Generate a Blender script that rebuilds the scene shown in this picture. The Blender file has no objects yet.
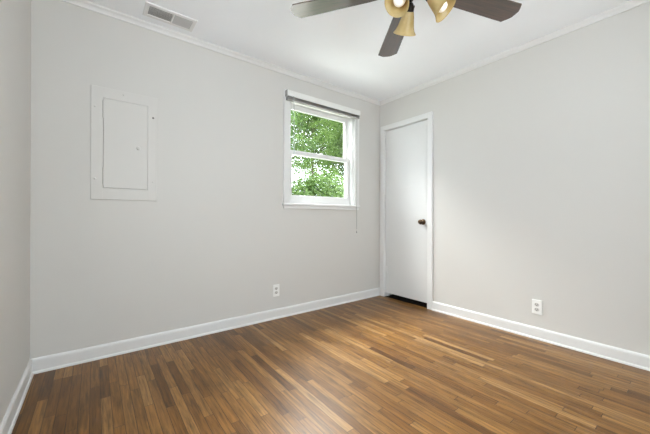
import bpy, bmesh, math, random
from mathutils import Vector, Matrix
from math import sin, cos, pi, radians as rad

scene = bpy.context.scene
COL = scene.collection

# ------------------------------------------------------------------ camera
cd = bpy.data.cameras.new('camera')
cd.sensor_width = 36.0
cd.lens = 301.83 / 650.0 * 36.0
cd.shift_y = -0.49 / 650.0
cd.clip_start = 0.02
cam = bpy.data.objects.new('camera', cd)
COL.objects.link(cam)
YAW = 0.6524
cam.matrix_world = (Matrix.Translation((0, 0, 0.985)) @ Matrix.Rotation(-YAW, 4, 'Z')
                    @ Matrix.Rotation(pi / 2, 4, 'X') @ Matrix.Rotation(0.0032, 4, 'Z'))
scene.camera = cam

# ------------------------------------------------------------------ world, sun, daylight, exposure
scene.view_settings.view_transform = 'Standard'
scene.view_settings.look = 'None'
scene.view_settings.exposure = 0.06
scene.view_settings.gamma = 1.0
scene.view_settings.use_curve_mapping = False
scene.cycles.max_bounces = 14
scene.cycles.diffuse_bounces = 10
scene.cycles.glossy_bounces = 4
scene.cycles.transparent_max_bounces = 24
scene.cycles.sample_clamp_indirect = 6.0

W = bpy.data.worlds.new('sky')
scene.world = W
W.use_nodes = True
bg = W.node_tree.nodes['Background']
bg.inputs['Color'].default_value = (0.88, 0.94, 1.0, 1)
bg.inputs['Strength'].default_value = 6.0

# room numbers (metres); origin is under the camera
XL, XR = -0.316, 2.851
YF, YB = -0.79, 2.602
ZC = 2.42
T = 0.14          # wall thickness


def add_light(name, kind, loc, target, energy, color=(1, 1, 1), size=None, size_y=None, angle=None):
    ld = bpy.data.lights.new(name, kind)
    ld.energy = energy
    ld.color = color
    if kind == 'AREA':
        ld.shape = 'RECTANGLE'
        ld.size = size
        ld.size_y = size_y
    if kind == 'SUN':
        ld.angle = angle
    o = bpy.data.objects.new(name, ld)
    COL.objects.link(o)
    o.location = loc
    d = Vector(target) - Vector(loc)
    o.rotation_euler = d.to_track_quat('-Z', 'Z').to_euler()
    return o


add_light('sun', 'SUN', (16, -0.3, 12), (2.5, 0, 0), 5.5, (1.0, 0.96, 0.88), angle=0.03)
# added area lamps for daylight, outside the seen window and two made-up ones
add_light('daylight_ground', 'AREA', (1.975, YB + 1.9, 0.05), (1.9, 1.4, 2.42), 64, (1.0, 0.99, 0.98), 2.6, 1.2)
add_light('daylight_sky', 'AREA', (1.975, YB + 1.25, 3.3), (1.9, 1.2, 0.0), 570, (1.0, 0.99, 0.97), 2.2, 0.8)
add_light('front_fill_high', 'AREA', (0.7, YF - 1.5, 2.35), (0.7, 2.6, 1.0), 20, (0.98, 0.99, 1.0), 2.6, 1.2)
add_light('left_fill', 'AREA', (XL - 1.1, 0.75, 3.0), (1.9, 1.1, 0.3), 115, (0.98, 0.99, 1.0), 1.6, 1.0)
add_light('front_fill_low', 'AREA', (0.55, YF - 1.2, 0.10), (0.55, 1.6, 2.42), 54, (0.99, 0.99, 1.0), 2.0, 0.55)


# ------------------------------------------------------------------ materials
def new_mat(name):
    m = bpy.data.materials.new(name)
    m.use_nodes = True
    nt = m.node_tree
    return m, nt, nt.nodes['Principled BSDF']


def lin(c):
    return tuple(((v / 255.0) / 12.92 if v <= 10 else ((v / 255.0 + 0.055) / 1.055) ** 2.4) for v in c)


def paint(name, rgb, rough=0.6, var=0.03, bump=0.04, bscale=220.0, spec=0.35):
    """painted surface: a faint roller texture and a very slight tone drift"""
    m, nt, p = new_mat(name)
    N, L = nt.nodes, nt.links
    tc = N.new('ShaderNodeTexCoord')
    n1 = N.new('ShaderNodeTexNoise')
    n1.inputs['Scale'].default_value = 1.7
    n1.inputs['Detail'].default_value = 3
    L.new(tc.outputs['Object'], n1.inputs['Vector'])
    mix = N.new('ShaderNodeMix')
    mix.data_type = 'RGBA'
    c = lin(rgb)
    mix.inputs[6].default_value = tuple(v * (1 - var) for v in c) + (1,)
    mix.inputs[7].default_value = tuple(min(1, v * (1 + var)) for v in c) + (1,)
    L.new(n1.outputs['Fac'], mix.inputs[0])
    L.new(mix.outputs[2], p.inputs['Base Color'])
    p.inputs['Roughness'].default_value = rough
    p.inputs['Specular IOR Level'].default_value = spec
    if bump:
        n2 = N.new('ShaderNodeTexNoise')
        n2.inputs['Scale'].default_value = bscale
        n2.inputs['Detail'].default_value = 2
        L.new(tc.outputs['Object'], n2.inputs['Vector'])
        b = N.new('ShaderNodeBump')
        b.inputs['Strength'].default_value = bump
        b.inputs['Distance'].default_value = 0.002
        L.new(n2.outputs['Fac'], b.inputs['Height'])
        L.new(b.outputs['Normal'], p.inputs['Normal'])
    return m


def metal(name, rgb, rough=0.35, noise=0.15):
    m, nt, p = new_mat(name)
    N, L = nt.nodes, nt.links
    tc = N.new('ShaderNodeTexCoord')
    n = N.new('ShaderNodeTexNoise')
    n.inputs['Scale'].default_value = 60
    L.new(tc.outputs['Object'], n.inputs['Vector'])
    mix = N.new('ShaderNodeMix')
    mix.data_type = 'RGBA'
    c = lin(rgb)
    mix.inputs[6].default_value = tuple(v * (1 - noise) for v in c) + (1,)
    mix.inputs[7].default_value = tuple(min(1, v * (1 + noise)) for v in c) + (1,)
    L.new(n.outputs['Fac'], mix.inputs[0])
    L.new(mix.outputs[2], p.inputs['Base Color'])
    p.inputs['Metallic'].default_value = 0.9
    p.inputs['Roughness'].default_value = rough
    return m


M = {}
M['wall'] = paint('wall_paint', (212, 210, 206), 0.65, 0.012, 0.015)
M['ceiling'] = paint('ceiling_paint', (246, 249, 253), 0.8, 0.012, 0.02)
M['trim'] = paint('trim_paint', (228, 228, 227), 0.35, 0.01, 0.02, 120, 0.5)
M['door'] = paint('door_paint', (222, 222, 221), 0.4, 0.012, 0.01, 150, 0.5)
M['panel'] = paint('panel_paint', (214, 212, 208), 0.5, 0.012, 0.03, 200)
M['plastic'] = paint('white_plastic', (240, 240, 238), 0.3, 0.01, 0, 1, 0.5)
M['slot'] = paint('slot_dark', (60, 58, 55), 0.6, 0.02, 0)
M['receptacle'] = paint('receptacle_plastic', (205, 203, 199), 0.4, 0.01, 0)
M['blind'] = paint('blind_enamel', (236, 236, 233), 0.4, 0.01, 0)
M['slat'] = paint('blind_slats', (158, 157, 154), 0.5, 0.02, 0)
M['vent'] = paint('vent_enamel', (232, 232, 232), 0.45, 0.01, 0)
M['louver'] = paint('vent_louver', (232, 232, 232), 0.5, 0.02, 0)
M['louver_shaded'] = paint('vent_louver_shaded', (192, 192, 192), 0.5, 0.02, 0)  # same white enamel, with the right bank's shade put into the colour
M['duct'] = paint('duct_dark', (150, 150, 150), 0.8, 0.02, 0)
M['bronze'] = metal('antique_bronze', (96, 78, 62), 0.28)
M['black_metal'] = metal('dark_bronze', (38, 33, 30), 0.4)
M['steel'] = metal('screw_steel', (120, 118, 114), 0.4)
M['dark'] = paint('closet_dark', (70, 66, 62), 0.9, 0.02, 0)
M['gap_shade'] = paint('door_gap_shade', (26, 22, 20), 0.9, 0.05, 0)  # shade of the gap under the door, put into a near-black colour
M['siding'] = paint('exterior_siding', (220, 218, 212), 0.8, 0.02, 0)


def floor_material():
    m, nt, p = new_mat('oak_strip_floor')
    N, L = nt.nodes, nt.links

    def math_(op, a, b=None, c=None):
        n = N.new('ShaderNodeMath')
        n.operation = op
        for i, v in enumerate((a, b, c)):
            if v is None:
                continue
            if isinstance(v, (int, float)):
                n.inputs[i].default_value = v
            else:
                L.new(v, n.inputs[i])
        return n.outputs[0]

    def comb(x, y, z=0.0):
        n = N.new('ShaderNodeCombineXYZ')
        for i, v in enumerate((x, y, z)):
            if isinstance(v, (int, float)):
                n.inputs[i].default_value = v
            else:
                L.new(v, n.inputs[i])
        return n.outputs[0]

    def white(v):
        n = N.new('ShaderNodeTexWhiteNoise')
        n.noise_dimensions = '3D'
        L.new(v, n.inputs['Vector'])
        return n

    tc = N.new('ShaderNodeTexCoord')
    sep = N.new('ShaderNodeSeparateXYZ')
    L.new(tc.outputs['Object'], sep.inputs[0])
    X, Y = sep.outputs[0], sep.outputs[1]
    PW = 0.0445
    xr = math_('DIVIDE', math_('ADD', X, 5.0), PW)
    row = math_('FLOOR', xr)
    fx = math_('FRACT', xr)
    wr = white(comb(row, 3.7, 1.1))
    length = math_('MULTIPLY_ADD', wr.outputs['Value'], 0.75, 0.32)
    off = white(comb(row, 9.1, 4.4)).outputs['Value']
    yr = math_('ADD', math_('DIVIDE', math_('ADD', Y, 5.0), length), math_('MULTIPLY', off, 7.0))
    seg = math_('FLOOR', yr)
    fy = math_('FRACT', yr)
    pid = white(comb(row, seg, 2.3))
    # tone of each strip
    ramp = N.new('ShaderNodeValToRGB')
    cr = ramp.color_ramp
    stops = [(0.0, (86, 55, 22)), (0.08, (104, 69, 28)), (0.45, (119, 82, 37)),
             (0.78, (128, 91, 45)), (0.94, (137, 100, 54)), (1.0, (147, 111, 66))]
    cr.elements[0].position = 0
    cr.elements[0].color = lin(stops[0][1]) + (1,)
    cr.elements[1].position = 1
    cr.elements[1].color = lin(stops[-1][1]) + (1,)
    for pos, c in stops[1:-1]:
        e = cr.elements.new(pos)
        e.color = lin(c) + (1,)
    L.new(pid.outputs['Value'], ramp.inputs[0])
    # grain: long noise along Y, shifted per strip
    shift = math_('MULTIPLY', pid.outputs['Value'], 37.0)
    gv = comb(math_('MULTIPLY', X, 105.0), math_('ADD', math_('MULTIPLY', Y, 7.0), shift), shift)
    g1 = N.new('ShaderNodeTexNoise')
    g1.inputs['Scale'].default_value = 1.0
    g1.inputs['Detail'].default_value = 5
    g1.inputs['Roughness'].default_value = 0.62
    g1.inputs['Distortion'].default_value = 0.5
    L.new(gv, g1.inputs['Vector'])
    gv2 = comb(math_('MULTIPLY', X, 34.0), math_('ADD', math_('MULTIPLY', Y, 1.6), shift), shift)
    g2 = N.new('ShaderNodeTexNoise')
    g2.inputs['Scale'].default_value = 1.0
    g2.inputs['Detail'].default_value = 3
    g2.inputs['Distortion'].default_value = 1.4
    L.new(gv2, g2.inputs['Vector'])
    gr = math_('ADD', math_('MULTIPLY', g1.outputs['Fac'], 1.15), math_('MULTIPLY', g2.outputs['Fac'], 0.75))
    gfac = math_('MAXIMUM', math_('MULTIPLY_ADD', gr, 2.0, -0.87), 0.24)
    mul = N.new('ShaderNodeMix')
    mul.data_type = 'RGBA'
    mul.blend_type = 'MULTIPLY'
    mul.inputs[0].default_value = 1.0
    L.new(ramp.outputs[0], mul.inputs[6])
    gcol = N.new('ShaderNodeCombineColor')
    for i in range(3):
        L.new(gfac, gcol.inputs[i])
    L.new(gcol.outputs[0], mul.inputs[7])
    # dark seams between strips and at their butt ends
    ex = math_('MINIMUM', fx, math_('SUBTRACT', 1.0, fx))
    sx = math_('LESS_THAN', ex, 0.034)
    ey = math_('MULTIPLY', math_('MINIMUM', fy, math_('SUBTRACT', 1.0, fy)), length)
    sy = math_('LESS_THAN', ey, 0.0016)
    seam = math_('MAXIMUM', sx, sy)
    dm = N.new('ShaderNodeMix')
    dm.data_type = 'RGBA'
    L.new(math_('MULTIPLY', seam, 0.75), dm.inputs[0])
    L.new(mul.outputs[2], dm.inputs[6])
    dm.inputs[7].default_value = lin((48, 28, 14)) + (1,)
    L.new(dm.outputs[2], p.inputs['Base Color'])
    rn = math_('MULTIPLY_ADD', g1.outputs['Fac'], 0.14, 0.26)
    L.new(rn, p.inputs['Roughness'])
    p.inputs['Specular IOR Level'].default_value = 0.36
    p.inputs['Coat Weight'].default_value = 0.0
    hb = math_('SUBTRACT', math_('MULTIPLY', g1.outputs['Fac'], 0.15), math_('MULTIPLY', seam, 1.0))
    hb = math_('ADD', hb, math_('MULTIPLY', pid.outputs['Value'], 0.0))
    b = N.new('ShaderNodeBump')
    b.inputs['Strength'].default_value = 0.25
    b.inputs['Distance'].default_value = 0.001
    L.new(hb, b.inputs['Height'])
    L.new(b.outputs['Normal'], p.inputs['Normal'])
    return m


def blade_material():
    m, nt, p = new_mat('dark_walnut_blade')
    N, L = nt.nodes, nt.links
    tc = N.new('ShaderNodeTexCoord')
    mp = N.new('ShaderNodeMapping')
    mp.inputs['Scale'].default_value = (6, 95, 95)
    L.new(tc.outputs['Object'], mp.inputs['Vector'])
    n = N.new('ShaderNodeTexNoise')
    n.inputs['Scale'].default_value = 1.0
    n.inputs['Detail'].default_value = 5
    n.inputs['Distortion'].default_value = 0.6
    L.new(mp.outputs[0], n.inputs['Vector'])
    r = N.new('ShaderNodeValToRGB')
    r.color_ramp.elements[0].position = 0.3
    r.color_ramp.elements[0].color = lin((32, 18, 14)) + (1,)
    r.color_ramp.elements[1].position = 0.72
    r.color_ramp.elements[1].color = lin((72, 46, 36)) + (1,)
    L.new(n.outputs['Fac'], r.inputs[0])
    L.new(r.outputs[0], p.inputs['Base Color'])
    p.inputs['Roughness'].default_value = 0.3
    p.inputs['Specular IOR Level'].default_value = 0.55
    p.inputs['Specular Tint'].default_value = (1.0, 0.92, 0.75, 1)
    p.inputs['Coat Weight'].default_value = 1.0
    p.inputs['Coat IOR'].default_value = 1.6
    p.inputs['Coat Roughness'].default_value = 0.22
    return m


def shade_material():
    m, nt, p = new_mat('amber_scavo_glass')
    N, L = nt.nodes, nt.links
    tc = N.new('ShaderNodeTexCoord')
    n = N.new('ShaderNodeTexNoise')
    n.inputs['Scale'].default_value = 22
    n.inputs['Detail'].default_value = 4
    L.new(tc.outputs['Object'], n.inputs['Vector'])
    r = N.new('ShaderNodeValToRGB')
    r.color_ramp.elements[0].position = 0.3
    r.color_ramp.elements[0].color = lin((184, 160, 104)) + (1,)
    r.color_ramp.elements[1].position = 0.75
    r.color_ramp.elements[1].color = lin((212, 192, 142)) + (1,)
    L.new(n.outputs['Fac'], r.inputs[0])
    L.new(r.outputs[0], p.inputs['Base Color'])
    p.inputs['Roughness'].default_value = 0.25
    p.inputs['Subsurface Weight'].default_value = 0.0
    tr = N.new('ShaderNodeBsdfTranslucent')
    tr.inputs['Color'].default_value = lin((214, 184, 110)) + (1,)
    mx = N.new('ShaderNodeMixShader')
    mx.inputs[0].default_value = 0.3
    L.new(p.outputs[0], mx.inputs[1])
    L.new(tr.outputs[0], mx.inputs[2])
    L.new(mx.outputs[0], N['Material Output'].inputs['Surface'])
    return m


def bulb_material():
    m, nt, p = new_mat('frosted_bulb')
    p.inputs['Base Color'].default_value = (0.9, 0.88, 0.82, 1)
    p.inputs['Roughness'].default_value = 0.3
    p.inputs['Emission Color'].default_value = (1.0, 0.86, 0.62, 1)
    p.inputs['Emission Strength'].default_value = 0.22
    return m


def glass_material():
    m, nt, p = new_mat('window_glass')
    N, L = nt.nodes, nt.links
    N.remove(p)
    t = N.new('ShaderNodeBsdfTransparent')
    t.inputs['Color'].default_value = (0.97, 0.985, 0.98, 1)
    g = N.new('ShaderNodeBsdfGlossy')
    g.inputs['Roughness'].default_value = 0.02
    lw = N.new('ShaderNodeLayerWeight')
    pw = N.new('ShaderNodeMath')
    pw.operation = 'POWER'
    pw.inputs[1].default_value = 5.0
    L.new(lw.outputs['Facing'], pw.inputs[0])
    fr = N.new('ShaderNodeMath')
    fr.operation = 'MULTIPLY_ADD'
    fr.inputs[1].default_value = 0.6
    fr.inputs[2].default_value = 0.02
    L.new(pw.outputs[0], fr.inputs[0])
    mx = N.new('ShaderNodeMixShader')
    L.new(fr.outputs[0], mx.inputs[0])
    L.new(t.outputs[0], mx.inputs[1])
    L.new(g.outputs[0], mx.inputs[2])
    L.new(mx.outputs[0], N['Material Output'].inputs['Surface'])
    return m


def clear_plastic():
    m, nt, p = new_mat('clear_wand_plastic')
    N, L = nt.nodes, nt.links
    p.inputs['Base Color'].default_value = (0.8, 0.84, 0.84, 1)
    p.inputs['Roughness'].default_value = 0.2
    t = N.new('ShaderNodeBsdfTransparent')
    mx = N.new('ShaderNodeMixShader')
    mx.inputs[0].default_value = 0.45
    L.new(p.outputs[0], mx.inputs[1])
    L.new(t.outputs[0], mx.inputs[2])
    L.new(mx.outputs[0], N['Material Output'].inputs['Surface'])
    return m


def leaf_material(name, dark, light, trans=0.4):
    m, nt, p = new_mat(name)
    N, L = nt.nodes, nt.links
    geo = N.new('ShaderNodeNewGeometry')
    r = N.new('ShaderNodeValToRGB')
    r.color_ramp.elements[0].color = lin(dark) + (1,)
    r.color_ramp.elements[1].color = lin(light) + (1,)
    L.new(geo.outputs['Random Per Island'], r.inputs[0])
    L.new(r.outputs[0], p.inputs['Base Color'])
    p.inputs['Roughness'].default_value = 0.5
    tr = N.new('ShaderNodeBsdfTranslucent')
    L.new(r.outputs[0], tr.inputs['Color'])
    mx = N.new('ShaderNodeMixShader')
    mx.inputs[0].default_value = trans
    L.new(p.outputs[0], mx.inputs[1])
    L.new(tr.outputs[0], mx.inputs[2])
    L.new(mx.outputs[0], N['Material Output'].inputs['Surface'])
    return m


def noise_mat(name, a, b, scale, rough=0.9):
    m, nt, p = new_mat(name)
    N, L = nt.nodes, nt.links
    tc = N.new('ShaderNodeTexCoord')
    n = N.new('ShaderNodeTexNoise')
    n.inputs['Scale'].default_value = scale
    n.inputs['Detail'].default_value = 6
    L.new(tc.outputs['Object'], n.inputs['Vector'])
    r = N.new('ShaderNodeValToRGB')
    r.color_ramp.elements[0].position = 0.35
    r.color_ramp.elements[1].position = 0.65
    r.color_ramp.elements[0].color = lin(a) + (1,)
    r.color_ramp.elements[1].color = lin(b) + (1,)
    L.new(n.outputs['Fac'], r.inputs[0])
    L.new(r.outputs[0], p.inputs['Base Color'])
    p.inputs['Roughness'].default_value = rough
    return m


M['floor'] = floor_material()
M['blade'] = blade_material()
M['shade'] = shade_material()
M['bulb'] = bulb_material()
M['glass'] = glass_material()
M['wand'] = clear_plastic()
M['leaf_bright'] = leaf_material('leaf_bright', (72, 104, 38), (130, 156, 82))
M['leaf_mid'] = leaf_material('leaf_mid', (66, 98, 44), (116, 146, 80))
M['leaf_cool'] = leaf_material('leaf_cool', (56, 80, 60), (100, 126, 98))
M['leaf_hedge'] = leaf_material('leaf_hedge', (74, 108, 40), (122, 150, 76))
M['bark'] = noise_mat('bark', (70, 60, 50), (112, 100, 86), 14)
M['lawn'] = noise_mat('lawn', (44, 66, 26), (66, 86, 38), 6)


# ------------------------------------------------------------------ mesh helpers
def finish(name, bm, mat, parent=None, smooth=False, loc=None, rot=None, normals=True):
    if normals:
        bmesh.ops.recalc_face_normals(bm, faces=bm.faces[:])
    me = bpy.data.meshes.new(name)
    bm.to_mesh(me)
    bm.free()
    me.materials.append(mat)
    if smooth:
        for p in me.polygons:
            p.use_smooth = True
        try:
            me.set_sharp_from_angle(angle=rad(38))
        except Exception:
            pass
    o = bpy.data.objects.new(name, me)
    COL.objects.link(o)
    if parent is not None:
        o.parent = parent
    if loc is not None:
        o.location = loc
    if rot is not None:
        o.rotation_euler = rot
    return o


def box(bm, lo, hi, bevel=0.0, seg=2, mat=None):
    r = bmesh.ops.create_cube(bm, size=1.0)
    vs = r['verts']
    for v in vs:
        v.co = Vector(((lo[0] + hi[0]) / 2 + v.co.x * (hi[0] - lo[0]),
                       (lo[1] + hi[1]) / 2 + v.co.y * (hi[1] - lo[1]),
                       (lo[2] + hi[2]) / 2 + v.co.z * (hi[2] - lo[2])))
    if bevel:
        es = list({e for v in vs for e in v.link_edges})
        rr = bmesh.ops.bevel(bm, geom=es, offset=bevel, segments=seg, profile=0.5, affect='EDGES')
        vs = list({v for f in rr['faces'] for v in f.verts} | {v for v in vs if v.is_valid})
    if mat is not None:
        for v in vs:
            v.co = mat @ v.co
    return vs


def boxm(lo, hi, bevel=0.0, seg=2):
    bm = bmesh.new()
    box(bm, lo, hi, bevel, seg)
    return bm


def lathe(bm, prof, segs=32, mat=Matrix.Identity(4), closed=False):
    """prof: (radius, z) pairs spun about local Z"""
    rings = []
    for r, z in prof:
        if r < 1e-6:
            rings.append([bm.verts.new(mat @ Vector((0, 0, z)))])
        else:
            rings.append([bm.verts.new(mat @ Vector((r * cos(2 * pi * k / segs), r * sin(2 * pi * k / segs), z)))
                          for k in range(segs)])
    pairs = list(zip(rings[:-1], rings[1:]))
    if closed:
        pairs.append((rings[-1], rings[0]))
    for a, b in pairs:
        for k in range(segs):
            k2 = (k + 1) % segs
            if len(a) == 1 and len(b) == 1:
                continue
            if len(a) == 1:
                bm.faces.new((a[0], b[k2], b[k]))
            elif len(b) == 1:
                bm.faces.new((a[k], a[k2], b[0]))
            else:
                bm.faces.new((a[k], a[k2], b[k2], b[k]))


def tube(bm, pts, r, segs=10):
    """round tube along a polyline; r a number or one per point"""
    pts = [Vector(p) for p in pts]
    rs = r if isinstance(r, (list, tuple)) else [r] * len(pts)
    rings = []
    up = Vector((0.31, 0.17, 0.93)).normalized()
    for i, p in enumerate(pts):
        t = (pts[min(i + 1, len(pts) - 1)] - pts[max(i - 1, 0)]).normalized()
        a = t.cross(up)
        if a.length < 1e-3:
            a = t.cross(Vector((1, 0, 0)))
        a.normalize()
        b = t.cross(a).normalized()
        rings.append([bm.verts.new(p + (a * cos(2 * pi * k / segs) + b * sin(2 * pi * k / segs)) * rs[i])
                      for k in range(segs)])
    for A, B in zip(rings[:-1], rings[1:]):
        for k in range(segs):
            bm.faces.new((A[k], A[(k + 1) % segs], B[(k + 1) % segs], B[k]))
    bm.faces.new(rings[0][::-1])
    bm.faces.new(rings[-1])


def prism(bm, prof, origin, u, v, along, length):
    """closed profile (a, b) in the plane of u, v, extruded for length"""
    origin, u, v, along = Vector(origin), Vector(u), Vector(v), Vector(along)
    A = [bm.verts.new(origin + u * a + v * b) for a, b in prof]
    B = [bm.verts.new(p.co + along * length) for p in A]
    n = len(A)
    for k in range(n):
        bm.faces.new((A[k], A[(k + 1) % n], B[(k + 1) % n], B[k]))
    bm.faces.new(A[::-1])
    bm.faces.new(B)


def empty(name, loc=(0, 0, 0), rot=(0, 0, 0)):
    o = bpy.data.objects.new(name, None)
    o.empty_display_size = 0.1
    COL.objects.link(o)
    o.location = loc
    o.rotation_euler = rot
    return o


def tag(o, label, cat, group=None, kind=None):
    o['label'] = label
    o['category'] = cat
    if group:
        o['group'] = group
    if kind:
        o['kind'] = kind
    return o


def struct(o, label, cat):
    return tag(o, label, cat, kind='structure')


# ------------------------------------------------------------------ room shell
bm = boxm((XL - T, YF - T, -0.10), (XR + T, YB + T, 0.0))
struct(finish('floor', bm, M['floor']), 'varnished oak strip floor, its narrow boards running toward the window wall', 'floor')
bm = boxm((XL - T, YF - T, ZC), (XR + T, YB + T, ZC + 0.12))
struct(finish('ceiling', bm, M['ceiling']), 'flat white ceiling carrying the fan and the air vent', 'ceiling')


def wall_with_hole(axis, c0, c1, a0, a1, holes):
    """a wall slab; axis 'y': runs along x between y=c0..c1; holes are (a, b, z0, z1)"""
    bm = bmesh.new()

    def add(p, q, z0, z1):
        if q - p < 1e-5 or z1 - z0 < 1e-5:
            return
        if axis == 'y':
            box(bm, (p, c0, z0), (q, c1, z1))
        else:
            box(bm, (c0, p, z0), (c1, q, z1))
    cur = a0
    for p, q, z0, z1 in sorted(holes):
        add(cur, p, 0, ZC)
        add(p, q, 0, z0)
        add(p, q, z1, ZC)
        cur = q
    add(cur, a1, 0, ZC)
    return bm


# openings
WX0, WX1, WZ0, WZ1 = 1.538, 2.412, 1.115, 2.165       # the seen window
DY0, DY1, DZ1 = 1.905, 2.515, 2.045                   # closet door
FX0, FX1, FZ0, FZ1 = -0.15, 1.65, 0.72, 2.18           # added window behind the camera, unseen
LY0, LY1, LZ0, LZ1 = 0.30, 1.20, 0.85, 2.10           # added window in the left wall beside the camera, unseen

struct(finish('wall_back', wall_with_hole('y', YB, YB + T, XL - T, XR + T, [(WX0, WX1, WZ0, WZ1)]), M['wall']),
       'light grey painted wall with the window and the breaker panel cover', 'wall')
struct(finish('wall_right', wall_with_hole('x', XR, XR + T, YF - T, YB, [(DY0, DY1, 0, DZ1)]), M['wall']),
       'light grey painted wall on the right with the white closet door', 'wall')
struct(finish('wall_left', wall_with_hole('x', XL - T, XL, YF - T, YB, [(LY0, LY1, LZ0, LZ1)]), M['wall']),
       'light grey painted wall at the far left edge of the photo', 'wall')
struct(finish('wall_front', wall_with_hole('y', YF - T, YF, XL, XR, [(FX0, FX1, FZ0, FZ1)]), M['wall']),
       'light grey painted wall behind the camera', 'wall')

# closet behind the door: dark, closed
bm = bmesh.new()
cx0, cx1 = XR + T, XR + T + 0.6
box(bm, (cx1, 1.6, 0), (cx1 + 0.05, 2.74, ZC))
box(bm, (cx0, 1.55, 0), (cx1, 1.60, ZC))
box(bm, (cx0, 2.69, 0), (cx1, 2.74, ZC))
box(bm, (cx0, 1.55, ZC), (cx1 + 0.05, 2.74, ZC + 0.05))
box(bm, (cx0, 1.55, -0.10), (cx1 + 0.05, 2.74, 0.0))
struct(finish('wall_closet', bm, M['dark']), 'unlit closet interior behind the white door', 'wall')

struct(finish('floor_gap_shade', boxm((XR + 0.006, DY0 + 0.004, -0.02), (cx1, DY1 - 0.004, 0.0015)), M['gap_shade']),
       'closet floor strip coloured near black as the shade in the gap under the white door', 'floor')

# baseboards: board with a rounded cap and a small shoe moulding
BH = 0.0935
bprof = [(0, 0), (0.021, 0), (0.0205, 0.006), (0.018, 0.012), (0.0125, 0.016), (0.0125, BH - 0.022), (0.0115, BH - 0.012),
         (0.0085, BH - 0.005), (0.004, BH), (0, BH)]


def baseboard(name, origin, out, along, length, label):
    bm = bmesh.new()
    prism(bm, bprof, origin, out, (0, 0, 1), along, length)
    struct(finish(name, bm, M['trim']), label, 'baseboard')


baseboard('baseboard_back', (XL, YB, 0), (0, -1, 0), (1, 0, 0), XR - XL, 'white baseboard under the window wall')
baseboard('baseboard_right', (XR, YF, 0), (-1, 0, 0), (0, 1, 0), 1.848 - YF, 'white baseboard to the right of the closet door')
baseboard('baseboard_left', (XL, YF, 0), (1, 0, 0), (0, 1, 0), YB - YF - 0.012, 'short white baseboard at the lower left edge of the photo')
baseboard('baseboard_front', (XL, YF, 0), (0, 1, 0), (1, 0, 0), XR - XL, 'white baseboard behind the camera')

# crown moulding
CH = 0.039
cprof = [(0, 0), (0.010, 0), (0.012, 0.006), (0.015, 0.012), (0.021, 0.020), (0.028, 0.026), (0.032, 0.030), (0.034, CH), (0, CH)]


def crown(name, origin, out, along, length, label):
    bm = bmesh.new()
    prism(bm, cprof, origin, out, (0, 0, 1), along, length)
    struct(finish(name, bm, M['trim']), label, 'crown moulding')


crown('trim_1', (XL, YB, ZC - CH), (0, -1, 0), (1, 0, 0), XR - XL, 'thin white crown moulding above the window wall')
crown('trim_2', (XR, YF, ZC - CH), (-1, 0, 0), (0, 1, 0), YB - YF, 'thin white crown moulding above the right wall')
crown('trim_3', (XL, YF, ZC - CH), (1, 0, 0), (0, 1, 0), YB - YF, 'thin white crown moulding above the left wall')
crown('trim_4', (XL, YF, ZC - CH), (0, 1, 0), (1, 0, 0), XR - XL, 'thin white crown moulding behind the camera')


# ------------------------------------------------------------------ the seen window (double hung)
def frame_boxes(bm, x0, x1, z0, z1, y0, y1, stile, top, bottom, bevel=0.003):
    box(bm, (x0, y0, z0), (x0 + stile, y1, z1), bevel)
    box(bm, (x1 - stile, y0, z0), (x1, y1, z1), bevel)
    box(bm, (x0 + stile - 0.002, y0 + 0.0005, z1 - top), (x1 - stile + 0.002, y1 - 0.0005, z1), bevel)
    box(bm, (x0 + stile - 0.002, y0 + 0.0005, z0), (x1 - stile + 0.002, y1 - 0.0005, z0 + bottom), bevel)


win = struct(empty('window_1', (0, 0, 0)), 'white double hung window with trees outside', 'window')
CW = 0.068
# casing
bm = bmesh.new()
box(bm, (WX0 - CW, YB - 0.020, 1.118), (WX0, YB + 0.004, WZ1 + CW), 0.004)
box(bm, (WX1, YB - 0.020, 1.118), (WX1 + CW, YB + 0.004, WZ1 + CW), 0.004)
box(bm, (WX0 - 0.002, YB - 0.0195, WZ1), (WX1 + 0.002, YB + 0.004, WZ1 + CW - 0.0005), 0.004)
finish('casing', bm, M['trim'], win)
# stool and apron
bm = bmesh.new()
box(bm, (WX0 - CW - 0.012, YB - 0.030, 1.092), (WX1 + CW + 0.010, YB + 0.07, 1.118), 0.006, 3)
finish('sill', bm, M['trim'], win)
bm = bmesh.new()
box(bm, (WX0 - CW, YB - 0.016, 1.062), (WX1 + CW, YB + 0.004, 1.093), 0.004)
finish('apron', bm, M['trim'], win)
# jamb lining with stops
bm = bmesh.new()
for x0, x1 in ((WX0 - 0.001, WX0 + 0.012), (WX1 - 0.012, WX1 + 0.001)):
    box(bm, (x0, YB - 0.002, 1.10), (x1, YB + T + 0.02, WZ1))
for x0, x1 in ((WX0 + 0.010, WX0 + 0.024), (WX1 - 0.024, WX1 - 0.010)):
    box(bm, (x0, YB + 0.012, 1.118), (x1, YB + 0.050, WZ1 - 0.01), 0.003)
    box(bm, (x0, YB + 0.087, 1.118), (x1 - 0.004 if x0 < 2 else x1, YB + 0.093, WZ1 - 0.01))
box(bm, (WX0, YB - 0.002, WZ1 - 0.012), (WX1, YB + T + 0.02, WZ1 + 0.001))
box(bm, (WX0 + 0.01, YB + 0.012, WZ1 - 0.026), (WX1 - 0.01, YB + 0.050, WZ1 - 0.010), 0.003)
box(bm, (WX0, YB + 0.065, 1.095), (WX1, YB + T + 0.03, 1.120))
finish('jamb', bm, M['trim'], win)
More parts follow.
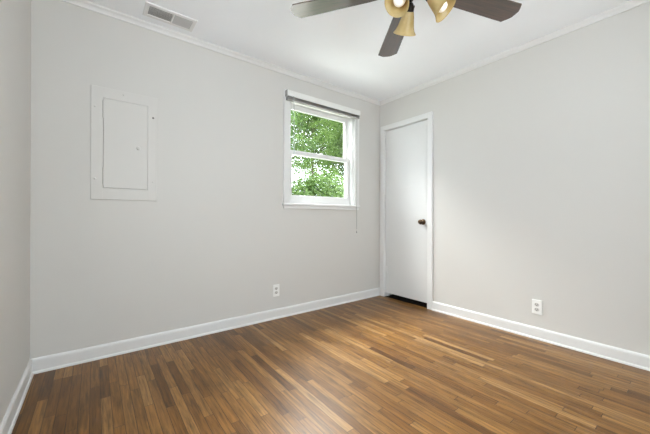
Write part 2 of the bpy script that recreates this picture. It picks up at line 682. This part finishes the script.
# sashes
LS_Y0, LS_Y1 = YB + 0.052, YB + 0.087
US_Y0, US_Y1 = YB + 0.094, YB + 0.129
bm = bmesh.new()
frame_boxes(bm, WX0 + 0.012, WX1 - 0.012, 1.122, 1.665, LS_Y0, LS_Y1, 0.050, 0.043, 0.082)
low = finish('lower_sash', bm, M['trim'], win)
bm = bmesh.new()
frame_boxes(bm, WX0 + 0.012, WX1 - 0.012, 1.628, 2.150, US_Y0, US_Y1, 0.046, 0.052, 0.040)
upp = finish('upper_sash', bm, M['trim'], win)
bm = boxm((WX0 + 0.058, LS_Y1 - 0.012, 1.20), (WX1 - 0.058, LS_Y1 - 0.009, 1.626))
finish('pane', bm, M['glass'], low)
bm = boxm((WX0 + 0.054, US_Y1 - 0.012, 1.664), (WX1 - 0.054, US_Y1 - 0.009, 2.102))
finish('pane', bm, M['glass'], upp)
# sash lock on the meeting rail
bm = bmesh.new()
lk = Matrix.Translation((1.975, LS_Y0 + 0.018, 1.665))
lathe(bm, [(0, 0.010), (0.012, 0.010), (0.014, 0.006), (0.014, 0), (0, 0)], 16, lk)
box(bm, (1.975, LS_Y0 + 0.012, 1.672), (2.01, LS_Y0 + 0.022, 1.680), 0.002)
finish('sash_lock', bm, M['plastic'], low)


# unseen windows, added to let the fill lamps outside shine in
def plain_window(name, axis, a0, a1, z0, z1, w0, w1, inside, label):
    o = struct(empty(name), label, 'window')
    bm = bmesh.new()
    cb, jb, gb = bmesh.new(), bmesh.new(), bmesh.new()

    def b(bmx, p, q, d0, d1, zz0, zz1):
        d0, d1 = min(d0, d1), max(d0, d1)
        if axis == 'y':
            box(bmx, (p, d0, zz0), (q, d1, zz1), 0.003)
        else:
            box(bmx, (d0, p, zz0), (d1, q, zz1), 0.003)
    s = 1 if inside > (w0 + w1) / 2 else -1
    i0, i1 = inside, inside + s * 0.018
    b(cb, a0 - 0.068, a0, i0, i1, z0 - 0.03, z1 + 0.068)
    b(cb, a1, a1 + 0.068, i0, i1, z0 - 0.03, z1 + 0.068)
    b(cb, a0, a1, i0, i1, z1, z1 + 0.068)
    b(cb, a0 - 0.08, a1 + 0.08, inside - s * 0.05, inside + s * 0.03, z0 - 0.03, z0)
    finish('casing', cb, M['trim'], o)
    mid = (w0 + w1) / 2
    zm = (z0 + z1) / 2
    b(jb, a0, a0 + 0.05, mid - 0.02, mid + 0.02, z0, z1)
    b(jb, a1 - 0.05, a1, mid - 0.02, mid + 0.02, z0, z1)
    b(jb, a0 + 0.05, a1 - 0.05, mid - 0.02, mid + 0.02, z0, z0 + 0.05)
    b(jb, a0 + 0.05, a1 - 0.05, mid - 0.02, mid + 0.02, z1 - 0.05, z1)
    b(jb, a0 + 0.05, a1 - 0.05, mid - 0.02, mid + 0.02, zm - 0.02, zm + 0.02)
    sash = finish('sash', jb, M['trim'], o)
    b(gb, a0 + 0.045, a1 - 0.045, mid - 0.0015, mid + 0.0015, z0 + 0.045, z1 - 0.045)
    finish('pane', gb, M['glass'], sash)
    bm.free()


plain_window('fill_window_2', 'y', FX0, FX1, FZ0, FZ1, YF - T, YF, YF, 'unseen white window added in the wall behind the camera to let fill light in')
plain_window('fill_window_3', 'x', LY0, LY1, LZ0, LZ1, XL - T, XL, XL, 'unseen white window added in the left wall beside the camera to let fill light in')

# ------------------------------------------------------------------ closet door
door = struct(empty('door_1', (XR, (DY0 + DY1) / 2, 0)), 'flat white closet door in the corner with a bronze knob', 'door')
dx = -XR
dyc = -(DY0 + DY1) / 2


def dfin(name, bm, mat, parent=door, smooth=False):
    bmesh.ops.translate(bm, verts=bm.verts[:], vec=(-XR, dyc, 0))
    return finish(name, bm, mat, parent, smooth)


DC = 0.058
bm = bmesh.new()
box(bm, (XR - 0.019, DY1, 0.0), (XR + 0.004, DY1 + DC, DZ1 + DC), 0.004)
box(bm, (XR - 0.019, DY0 - DC, 0.0), (XR + 0.004, DY0, DZ1 + DC), 0.004)
box(bm, (XR - 0.0185, DY0 - 0.002, DZ1), (XR + 0.004, DY1 + 0.002, DZ1 + DC - 0.0005), 0.004)
dfin('door_casing', bm, M['trim'])
bm = bmesh.new()
box(bm, (XR - 0.003, DY1 - 0.004, 0), (XR + T, DY1 + 0.001, DZ1))
box(bm, (XR - 0.003, DY0 - 0.001, 0), (XR + T, DY0 + 0.004, DZ1))
box(bm, (XR - 0.003, DY0, DZ1 - 0.004), (XR + T, DY1, DZ1 + 0.001))
box(bm, (XR + 0.046, DY1 - 0.016, 0), (XR + 0.075, DY1 - 0.003, DZ1))
box(bm, (XR + 0.046, DY0 + 0.003, 0), (XR + 0.075, DY0 + 0.016, DZ1))
box(bm, (XR + 0.046, DY0 + 0.004, DZ1 - 0.016), (XR + 0.075, DY1 - 0.004, DZ1 - 0.003))
dfin('door_jamb', bm, M['trim'])
bm = boxm((XR + 0.008, DY0 + 0.0115, 0.052), (XR + 0.044, DY1 - 0.0075, DZ1 - 0.009), 0.002)
slab = dfin('door_slab', bm, M['door'])
for z in (0.335, 1.755):
    bm = bmesh.new()
    tube(bm, [(XR - 0.004, DY1 - 0.007, z - 0.045), (XR - 0.004, DY1 - 0.007, z + 0.045)], 0.0065, 12)
    tube(bm, [(XR - 0.004, DY1 - 0.007, z - 0.052), (XR - 0.004, DY1 - 0.007, z + 0.052)], 0.0040, 12)
    box(bm, (XR + 0.0055, DY1 - 0.040, z - 0.044), (XR + 0.0095, DY1 - 0.008, z + 0.044), 0.001)
    dfin('hinge', bm, M['trim'], slab, True)
kn = Matrix.Translation((XR + 0.008, 1.972, 0.930)) @ Matrix.Rotation(-pi / 2, 4, 'Y')
bm = bmesh.new()
lathe(bm, [(0, 0), (0.031, 0), (0.032, 0.003), (0.029, 0.007), (0.018, 0.010), (0.012, 0.013), (0.0105, 0.022), (0.012, 0.028),
           (0.020, 0.033), (0.0262, 0.041), (0.0278, 0.049), (0.026, 0.057), (0.020, 0.063), (0.010, 0.066), (0, 0.0665)], 32, kn)
knob = dfin('door_knob', bm, M['bronze'], slab, True)
knob['label'] = 'round antique bronze door knob'

# ------------------------------------------------------------------ breaker panel cover
PX0, PX1, PZ0, PZ1 = -0.022, 0.377, 1.097, 1.876
pan = tag(empty('breaker_panel', ((PX0 + PX1) / 2, YB, PZ0)),
          'wall-grey painted breaker panel cover with a small door, on the wall left of the window', 'electrical panel')


def pfin(name, bm, mat, parent, smooth=False):
    bmesh.ops.translate(bm, verts=bm.verts[:], vec=(-(PX0 + PX1) / 2, -YB, -PZ0))
    return finish(name, bm, mat, parent, smooth)


IX0, IX1, IZ0, IZ1 = 0.048, 0.313, 1.180, 1.800
bm = bmesh.new()
yo = YB - 0.010
box(bm, (PX0, yo, PZ0), (IX0 - 0.0015, YB + 0.001, PZ1), 0.003)
box(bm, (IX1 + 0.0015, yo, PZ0), (PX1, YB + 0.001, PZ1), 0.003)
box(bm, (IX0 - 0.008, yo + 0.0003, IZ1 + 0.0015), (IX1 + 0.008, YB + 0.001, PZ1 - 0.0005), 0.0028)
box(bm, (IX0 - 0.008, yo + 0.0003, PZ0 + 0.0005), (IX1 + 0.008, YB + 0.001, IZ0 - 0.0015), 0.0028)
box(bm, (IX0 - 0.006, YB - 0.004, IZ0 - 0.006), (IX1 + 0.006, YB + 0.001, IZ1 + 0.006))
pfin('cover_frame', bm, M['panel'], pan)
bm = boxm((IX0, YB - 0.0135, IZ0), (IX1, YB - 0.004, IZ1), 0.003)
pdoor = pfin('panel_door', bm, M['panel'], pan)
bm = bmesh.new()
lm = Matrix.Translation((0.256, YB - 0.0132, 1.480)) @ Matrix.Rotation(pi / 2, 4, 'X')
lathe(bm, [(0, 0.007), (0.010, 0.006), (0.013, 0.003), (0.014, 0), (0, 0)], 20, lm)
box(bm, (0.252, YB - 0.0235, 1.469), (0.260, YB - 0.018, 1.491), 0.0015)
pfin('latch', bm, M['panel'], pdoor, True)
for z in (1.262, 1.722):
    bm = bmesh.new()
    tube(bm, [(IX0 - 0.0015, YB - 0.0130, z - 0.06), (IX0 - 0.0015, YB - 0.0130, z + 0.06)], 0.0042, 10)
    pfin('hinge', bm, M['panel'], pdoor, True)
for i, (x, z) in enumerate([(0.002, 1.735), (0.002, 1.240), (0.350, 1.240), (0.350, 1.722), (0.165, 1.850)]):
    bm = bmesh.new()
    sm = Matrix.Translation((x, YB - 0.0098, z)) @ Matrix.Rotation(pi / 2, 4, 'X')
    lathe(bm, [(0, 0.0036), (0.004, 0.0034), (0.0066, 0.0018), (0.0072, 0), (0, 0)], 16, sm)
    s = pfin('screw', bm, M['steel'] if i == 3 else M['panel'], pan, True)
    if i == 3:
        s['label'] = 'bare steel screw'


# ------------------------------------------------------------------ outlets
def outlet(loc, rz, label, depth=0.006):
    o = tag(empty('wall_outlet', loc, (0, 0, rz)), label, 'outlet', 'white duplex wall outlets')
    # local: plate in xz, facing -y
    bm = bmesh.new()
    box(bm, (-0.035, -depth, -0.0575), (0.035, 0.001, 0.0575), 0.003, 3)
    finish('cover_plate', bm, M['plastic'], o)
    for s in (-1, 1):
        bm = bmesh.new()
        cz = s * 0.0195
        m = Matrix.Translation((0, -depth + 0.0005, cz)) @ Matrix.Rotation(pi / 2, 4, 'X') @ Matrix.Diagonal((1.0, 0.82, 1, 1))
        lathe(bm, [(0, 0.0022), (0.0158, 0.0022), (0.0172, 0.0012), (0.0174, 0), (0, 0)], 28, m)
        r = finish('receptacle', bm, M['receptacle'], o, True)
        bm = bmesh.new()
        y = -depth - 0.0022
        box(bm, (-0.0085, y, cz - 0.001), (-0.0055, y + 0.0008, cz + 0.008))
        box(bm, (0.0050, y, cz - 0.001), (0.0080, y + 0.0008, cz + 0.007))
        m = Matrix.Translation((0, y + 0.0008, cz - 0.0075)) @ Matrix.Rotation(pi / 2, 4, 'X')
        lathe(bm, [(0, 0.0008), (0.0030, 0.0008), (0.0030, 0), (0, 0)], 12, m)
        finish('slots', bm, M['slot'], r)
    bm = bmesh.new()
    m = Matrix.Translation((0, -depth + 0.0002, 0)) @ Matrix.Rotation(pi / 2, 4, 'X')
    lathe(bm, [(0, 0.0014), (0.0026, 0.0012), (0.0034, 0), (0, 0)], 12, m)
    finish('screw', bm, M['plastic'], o, True)
    return o


outlet((1.3955, YB, 0.270), 0, 'small white outlet low on the wall beneath the window')
outlet((XR, 0.897, 0.259), -pi / 2, 'white outlet low on the wall right of the closet door', 0.011)

# ------------------------------------------------------------------ window blind (raised)
BX0, BX1 = 1.476, 2.452
BYf, BYb = YB - 0.066, YB - 0.0202
bl = tag(empty('window_blind', ((BX0 + BX1) / 2, YB - 0.02, 2.13)),
         'raised mini blind with white headrail mounted across the top of the window', 'blind')


def bfin(name, bm, mat, parent=bl, smooth=False):
    bmesh.ops.translate(bm, verts=bm.verts[:], vec=(-(BX0 + BX1) / 2, -(YB - 0.02), -2.13))
    return finish(name, bm, mat, parent, smooth)


bm = boxm((BX0 + 0.002, BYf, 2.156), (BX1, BYb, 2.212), 0.003)
bfin('headrail', bm, M['blind'])
bm = boxm((BX0, BYf - 0.001, 2.153), (BX0 + 0.002, BYb, 2.213), 0.0008)
bfin('end_cap', bm, M['slat'])
bm = bmesh.new()
z = 2.1545
for k in range(11):
    zt = z - k * 0.0021
    w = 0.017
    yc = (BYf + BYb) / 2
    prism(bm, [(-w, 0.0), (0, 0.0008), (w, 0.0), (w, -0.0007), (0, 0.0001), (-w, -0.0007)], (BX0 + 0.008, yc, zt), (0, 1, 0), (0, 0, 1),
          (1, 0, 0), BX1 - BX0 - 0.016)
bfin('slat_stack', bm, M['slat'])
bm = boxm((BX0 + 0.006, (BYf + BYb) / 2 - 0.017, 2.119), (BX1 - 0.006, (BYf + BYb) / 2 + 0.017, 2.131), 0.003)
bfin('bottom_rail', bm, M['slat'])
bm = bmesh.new()
tube(bm, [(1.545, BYf - 0.004, 2.160), (1.547, BYf - 0.006, 2.14), (1.552, BYf - 0.002, 1.62)], 0.0035, 8)
tube(bm, [(1.5515, BYf - 0.002, 1.70), (1.552, BYf - 0.002, 1.60)], 0.0045, 8)
bfin('tilt_wand', bm, M['wand'], smooth=True)
bm = bmesh.new()
for dxx in (0.0, 0.006):
    tube(bm, [(2.395 + dxx, BYf + 0.004, 2.158), (2.396 + dxx, BYf + 0.002, 1.60), (2.394 + dxx * 0.5, BYf + 0.0, 0.84)], 0.0016, 6)
lathe(bm, [(0, 0.030), (0.003, 0.029), (0.0045, 0.016), (0.0065, 0.002), (0.006, 0), (0, 0)], 14, Matrix.Translation((2.3955, BYf, 0.795)))
bfin('pull_cord', bm, M['slat'], smooth=True)

# ------------------------------------------------------------------ ceiling vent
VX0, VX1, VY0, VY1 = 0.268, 0.598, 2.328, 2.494
vt = tag(empty('ceiling_vent', ((VX0 + VX1) / 2, (VY0 + VY1) / 2, ZC)),
         'white rectangular air vent with two banks of louvers in the ceiling at upper left', 'vent')


def vfin(name, bm, mat, parent=vt):
    bmesh.ops.translate(bm, verts=bm.verts[:], vec=(-(VX0 + VX1) / 2, -(VY0 + VY1) / 2, -ZC))
    return finish(name, bm, mat, parent)


bm = bmesh.new()
f = 0.027
vz0 = ZC - 0.008
box(bm, (VX0, VY0, vz0), (VX0 + f, VY1, ZC + 0.001), 0.003)
box(bm, (VX1 - f, VY0, vz0), (VX1, VY1, ZC + 0.001), 0.003)
box(bm, (VX0 + f - 0.004, VY0, vz0 + 0.0003), (VX1 - f + 0.004, VY0 + f, ZC + 0.001), 0.003)
box(bm, (VX0 + f - 0.004, VY1 - f, vz0 + 0.0003), (VX1 - f + 0.004, VY1, ZC + 0.001), 0.003)
vfin('vent_frame', bm, M['vent'])
xm = 0.446
bm = boxm((xm - 0.005, VY0 + f - 0.002, vz0 + 0.0006), (xm + 0.005, VY1 - f + 0.002, ZC + 0.0), 0.001)
vfin('divider', bm, M['vent'])
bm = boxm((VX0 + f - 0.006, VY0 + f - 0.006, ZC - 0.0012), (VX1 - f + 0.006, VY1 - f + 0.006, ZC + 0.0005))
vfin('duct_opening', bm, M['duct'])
for x0, x1, tilt, mt in ((VX0 + f - 0.001, xm - 0.005, 1, M['louver']), (xm + 0.005, VX1 - f + 0.001, -1, M['louver_shaded'])):
    bm = bmesh.new()
    n = 9
    for k in range(n):
        yc = VY0 + f + (VY1 - VY0 - 2 * f) * (k + 0.5) / n
        h = 0.0066 if tilt > 0 else 0.0056
        prism(bm, [(-h * tilt, -0.0066), (-h * tilt + 0.0016, -0.0066), (h * tilt + 0.0016, -0.0014), (h * tilt, -0.0014)],
              (x0, yc, ZC), (0, 1, 0), (0, 0, 1), (1, 0, 0), x1 - x0)
    vfin('louver_bank', bm, mt)
for x in (VX0 + 0.011, VX1 - 0.011):
    bm = bmesh.new()
    m = Matrix.Translation((x, (VY0 + VY1) / 2, vz0 + 0.0005)) @ Matrix.Rotation(pi, 4, 'X')
    lathe(bm, [(0, 0.002), (0.003, 0.0018), (0.0042, 0), (0, 0)], 12, m)
    vfin('screw', bm, M['vent'])

# ------------------------------------------------------------------ ceiling fan
FC = (1.247, 0.912)
ZB = 2.12
fan = tag(empty('ceiling_fan', (FC[0], FC[1], ZC)),
          'ceiling fan with five dark walnut blades and three amber bell shaped glass shades', 'ceiling fan')
bm = bmesh.new()
lathe(bm, [(0, 0.0), (0.070, 0.0), (0.074, -0.006), (0.072, -0.030), (0.058, -0.052), (0.030, -0.066), (0, -0.068)], 40)
finish('ceiling_canopy', bm, M['black_metal'], fan, True)
bm = bmesh.new()
lathe(bm, [(0, -0.060), (0.016, -0.060), (0.016, -0.125), (0, -0.125)], 20)
finish('downrod', bm, M['black_metal'], fan, True)
bm = bmesh.new()
lathe(bm, [(0, -0.115), (0.040, -0.115), (0.060, -0.124), (0.096, -0.140), (0.116, -0.160), (0.122, -0.185), (0.122, -0.225),
           (0.116, -0.245), (0.098, -0.262), (0.080, -0.270), (0, -0.272)], 48)
finish('motor_housing', bm, M['black_metal'], fan, True)
bm = bmesh.new()
lathe(bm, [(0, -0.262), (0.062, -0.262), (0.064, -0.280), (0.052, -0.292), (0.044, -0.298), (0.050, -0.306), (0.050, -0.326), (0.040, -0.338),
           (0.018, -0.346), (0, -0.350)], 36)
kit = finish('light_kit', bm, M['black_metal'], fan, True)

# blades: tapered board with chamfered outer corners, pitched
PITCH = -rad(6)


def blade_mesh():
    bm = bmesh.new()
    out = [(0.150, -0.046), (0.230, -0.053), (0.560, -0.064), (0.625, -0.0655), (0.648, -0.034), (0.654, -0.022), (0.655, 0.0),
           (0.654, 0.022), (0.648, 0.034), (0.625, 0.0655), (0.560, 0.064), (0.230, 0.053), (0.150, 0.046)]
    lo = [bm.verts.new((x, y, -0.003)) for x, y in out]
    hi = [bm.verts.new((x, y, 0.003)) for x, y in out]
    n = len(out)
    bm.faces.new(lo[::-1])
    bm.faces.new(hi)
    for k in range(n):
        bm.faces.new((lo[k], lo[(k + 1) % n], hi[(k + 1) % n], hi[k]))
    return bm


def iron_mesh():
    bm = bmesh.new()
    out = [(0.085, -0.020), (0.125, -0.013), (0.140, -0.018), (0.155, -0.032), (0.185, -0.034), (0.197, -0.020), (0.201, 0.0),
           (0.197, 0.020), (0.185, 0.034), (0.155, 0.032), (0.140, 0.018), (0.125, 0.013), (0.085, 0.020)]
    lo = [bm.verts.new((x, y, -0.0085)) for x, y in out]
    hi = [bm.verts.new((x, y, -0.0030)) for x, y in out]
    n = len(out)
    bm.faces.new(lo[::-1])
    bm.faces.new(hi)
    for k in range(n):
        bm.faces.new((lo[k], lo[(k + 1) % n], hi[(k + 1) % n], hi[k]))
    for x, y in ((0.166, -0.02), (0.166, 0.02), (0.188, 0.0)):
        lathe(bm, [(0, -0.011), (0.004, -0.0105), (0.005, -0.0085), (0, -0.0085)], 10, Matrix.Translation((x, y, 0)))
    return bm


b0 = finish('blade', blade_mesh(), M['blade'], fan)
i0 = finish('blade_iron', iron_mesh(), M['black_metal'], b0)
for k, deg in enumerate((53, 125, 197, 269, 341)):
    if k == 0:
        b, i = b0, i0
    else:
        b = b0.copy()
        COL.objects.link(b)
        b.parent = fan
        i = i0.copy()
        COL.objects.link(i)
        i.parent = b
    b.location = (0, 0, ZB - ZC)
    b.rotation_euler = (Matrix.Rotation(rad(deg), 4, 'Z') @ Matrix.Rotation(PITCH, 4, 'X')).to_euler()

# light kit arms, shades and bulbs
R0, Z0, TILT, SL = 0.070, 2.050, rad(42), 0.108
PHI = (58, 182, 303)
lamp_lights = []


def shade_mesh():
    # local +Z points from neck to the open rim; double-walled bell
    o = [(0.0185, 0.0), (0.022, 0.004), (0.0255, 0.012), (0.0300, 0.026), (0.0345, 0.044), (0.0390, 0.062), (0.0435, 0.078),
         (0.0495, 0.092), (0.0560, 0.102), (0.0610, SL)]
    t = 0.003
    inner = [(r - t, z + (0.0 if k < len(o) - 1 else -0.0006)) for k, (r, z) in enumerate(o)]
    bm = bmesh.new()
    lathe(bm, o + inner[::-1], 48, closed=True)
    return bm


def bulb_mesh():
    bm = bmesh.new()
    lathe(bm, [(0, 0.012), (0.012, 0.012), (0.0125, 0.030), (0.017, 0.042), (0.0245, 0.058), (0.0275, 0.072), (0.0262, 0.086),
               (0.0195, 0.098), (0.0090, 0.1035), (0, 0.1045)], 28)
    return bm


def holder_mesh():
    bm = bmesh.new()
    lathe(bm, [(0, -0.030), (0.010, -0.030), (0.016, -0.022), (0.0215, -0.012), (0.0235, 0.0), (0.0235, 0.010), (0.0225, 0.010), (0.012, 0.006),
               (0, 0.006)], 28)
    return bm


h0 = s0 = u0 = None
for k, ph in enumerate(PHI):
    p = rad(ph)
    d = Vector((cos(p) * sin(TILT), sin(p) * sin(TILT), -cos(TILT)))
    neck = Vector((R0 * cos(p), R0 * sin(p), Z0 - ZC))
    rot = d.to_track_quat('Z', 'Y').to_euler()
    bm = bmesh.new()
    e = neck - d * 0.026
    base = Vector((0.042 * cos(p), 0.042 * sin(p), -0.318))
    midp = Vector((0.058 * cos(p), 0.058 * sin(p), -0.326))
    tube(bm, [base, (base + midp) / 2 + Vector((0, 0, 0.004)), midp, (midp + e) / 2 + Vector((0, 0, 0.002)), e], 0.0075, 12)
    finish('lamp_arm', bm, M['black_metal'], fan, True)
    if k == 0:
        h0 = finish('lamp_holder', holder_mesh(), M['black_metal'], fan, True)
        s0 = finish('lamp_shade', shade_mesh(), M['shade'], fan, True)
        u0 = finish('light_bulb', bulb_mesh(), M['bulb'], s0, True)
        s0['label'] = 'amber bell shaped glass shade'
        h, s, u = h0, s0, u0
    else:
        h, s, u = h0.copy(), s0.copy(), u0.copy()
        for q in (h, s, u):
            COL.objects.link(q)
        h.parent = fan
        s.parent = fan
        u.parent = s
    for q in (h, s):
        q.location = neck
        q.rotation_euler = rot
bm = bmesh.new()
tube(bm, [(-0.042, -0.028, -0.300), (-0.056, -0.038, -0.304), (-0.057, -0.039, -0.335)], 0.0012, 6)
finish('pull_chain', bm, M['bronze'], fan, True)

# ------------------------------------------------------------------ outdoors
GZ = -0.45
bm = boxm((-14, YB + T + 0.05, GZ - 0.2), (34, 40, GZ))
struct(finish('ground', bm, M['lawn']), 'green lawn outside the window', 'ground')

random.seed(7)


def leaf(bm, p, n, u, L, w):
    """one folded leaf: two faces meeting at the midrib"""
    v = n.cross(u).normalized()
    a = bm.verts.new(p)
    b = bm.verts.new(p + u * L * 0.5 + v * w + n * w * 0.35)
    c = bm.verts.new(p + u * L - n * L * 0.10)
    d = bm.verts.new(p + u * L * 0.5 - v * w + n * w * 0.35)
    e = bm.verts.new(p + u * L * 0.5)
    bm.faces.new((a, b, e))
    bm.faces.new((b, c, e))
    bm.faces.new((a, e, d))
    bm.faces.new((e, c, d))


def rnd_dir():
    while True:
        v = Vector((random.uniform(-1, 1), random.uniform(-1, 1), random.uniform(-1, 1)))
        if 0.05 < v.length < 1:
            return v.normalized()


def spray(bm, c, r, n, L):
    """a loose cluster of leaves round a twig end"""
    for _ in range(n):
        q = rnd_dir() * r * random.random() ** 0.5
        q.z *= 0.7
        nn = (Vector((0, 0, 1)) + rnd_dir() * 0.9).normalized()
        u = nn.cross(rnd_dir())
        if u.length < 0.1:
            continue
        s = random.uniform(0.7, 1.25) * L
        leaf(bm, c + q, nn, u.normalized(), s, s * 0.30)


def tree(name, base, height, spread, n_limb, n_spray, leaf_len, per, mat, label, cat='tree', r_trunk=0.13, low=0.35, cr=0.32, group=None):
    root = tag(empty(name, base), label, cat, group)
    tb, fb = bmesh.new(), bmesh.new()
    lean = Vector((random.uniform(-.2, .2), random.uniform(-.2, .2), 0))
    P = [Vector((0, 0, -0.05)) + lean * t * t + Vector((0, 0, height * 0.92 * t)) for t in (0, .2, .4, .6, .8, 1)]
    tube(tb, P, [r_trunk * (1 - 0.85 * t) for t in (0, .2, .4, .6, .8, 1)], 10)
    ends = []
    for k in range(n_limb):
        t = low + (0.97 - low) * (k + random.random()) / n_limb
        i = min(int(t * 5), 4)
        a = P[i].lerp(P[i + 1], t * 5 - i)
        ang = k * 2.399 + random.uniform(-.3, .3)
        ln = spread * (1.05 - 0.55 * max(0, t - low) / (1 - low)) * random.uniform(.75, 1.1)
        tip = a + Vector((cos(ang) * ln, sin(ang) * ln, height * random.uniform(0.02, 0.16)))
        mid = a.lerp(tip, 0.5) + Vector((0, 0, height * 0.04))
        tube(tb, [a, mid, tip], [r_trunk * 0.30, r_trunk * 0.18, 0.008], 6)
        for _ in range(n_spray):
            s = random.uniform(0.25, 1.05)
            q = (a.lerp(mid, s * 2) if s < .5 else mid.lerp(tip, s * 2 - 1)) + rnd_dir() * spread * 0.26
            if random.random() < 0.5:
                tube(tb, [a.lerp(tip, min(s, 1) * 0.8), q], [0.012, 0.004], 4)
            ends.append(q)
    for q in ends:
        spray(fb, q, cr * random.uniform(0.7, 1.3), per, leaf_len)
    finish('trunk', tb, M['bark'], root, True)
    finish('foliage', fb, mat, root, normals=False)
    return root


def shrub(name, base, rx, rz, n, leaf_len, mat, label, group=None):
    root = tag(empty(name, base), label, 'shrub', group)
    tb, fb = bmesh.new(), bmesh.new()
    for k in range(7):
        a = k * 0.9
        tube(tb, [(0.05 * cos(a), 0.05 * sin(a), -0.05), (rx * 0.4 * cos(a), rx * 0.4 * sin(a), rz * 0.8),
                  (rx * 0.7 * cos(a), rx * 0.7 * sin(a), rz * 1.6)], [0.03, 0.02, 0.006], 6)
    for _ in range(n):
        d = rnd_dir()
        rr = random.uniform(0.55, 1.0) * (1 + 0.16 * sin(d.x * 7 + base[0]) * cos(d.z * 6))
        p = Vector((d.x * rx * rr, d.y * rx * rr, rz + d.z * rz * rr))
        nn = (d + Vector((0, 0, .6)) + rnd_dir() * 0.8).normalized()
        u = nn.cross(rnd_dir())
        if u.length < 0.1:
            continue
        s = leaf_len * random.uniform(0.7, 1.3)
        leaf(fb, p, nn, u.normalized(), s, s * 0.32)
    finish('stems', tb, M['bark'], root, True)
    finish('foliage', fb, mat, root, normals=False)
    return root


tree('leafy_tree', (13.0, 12.6, GZ), 8.6, 3.3, 40, 18, 0.15, 60, M['leaf_bright'],
     'bright green leafy tree spreading across the right half of the upper window pane', r_trunk=0.12, low=0.40, cr=0.50)
tree('leafy_tree', (1.45, 5.9, GZ), 4.4, 1.2, 24, 10, 0.075, 26, M['leaf_cool'],
     'blue-green tree with drooping branches at the left edge of the window panes', r_trunk=0.05, low=0.44, cr=0.2)
tree('leafy_tree', (4.4, 12.6, GZ), 8.8, 3.3, 40, 18, 0.15, 52, M['leaf_mid'],
     'mid green tree with thin branches behind the left half of the upper window pane', r_trunk=0.13, low=0.46, cr=0.50)
tree('leafy_tree', (17.4, 24.8, GZ), 14.5, 5.0, 44, 16, 0.26, 30, M['leaf_bright'],
     'tall pale green tree farthest back, seen between the two nearer trees', r_trunk=0.18, low=0.43, cr=0.75)
hs = [(5.25, 7.2, 1.24, 1.42)]
hl = ['rounded dense green shrub outside, filling the bottom of the lower window pane']
for (x, y, rx, rz), lb in zip(hs, hl):
    shrub('garden_shrub', (x, y, GZ), rx, rz, 22000, 0.085, M['leaf_hedge'], lb)
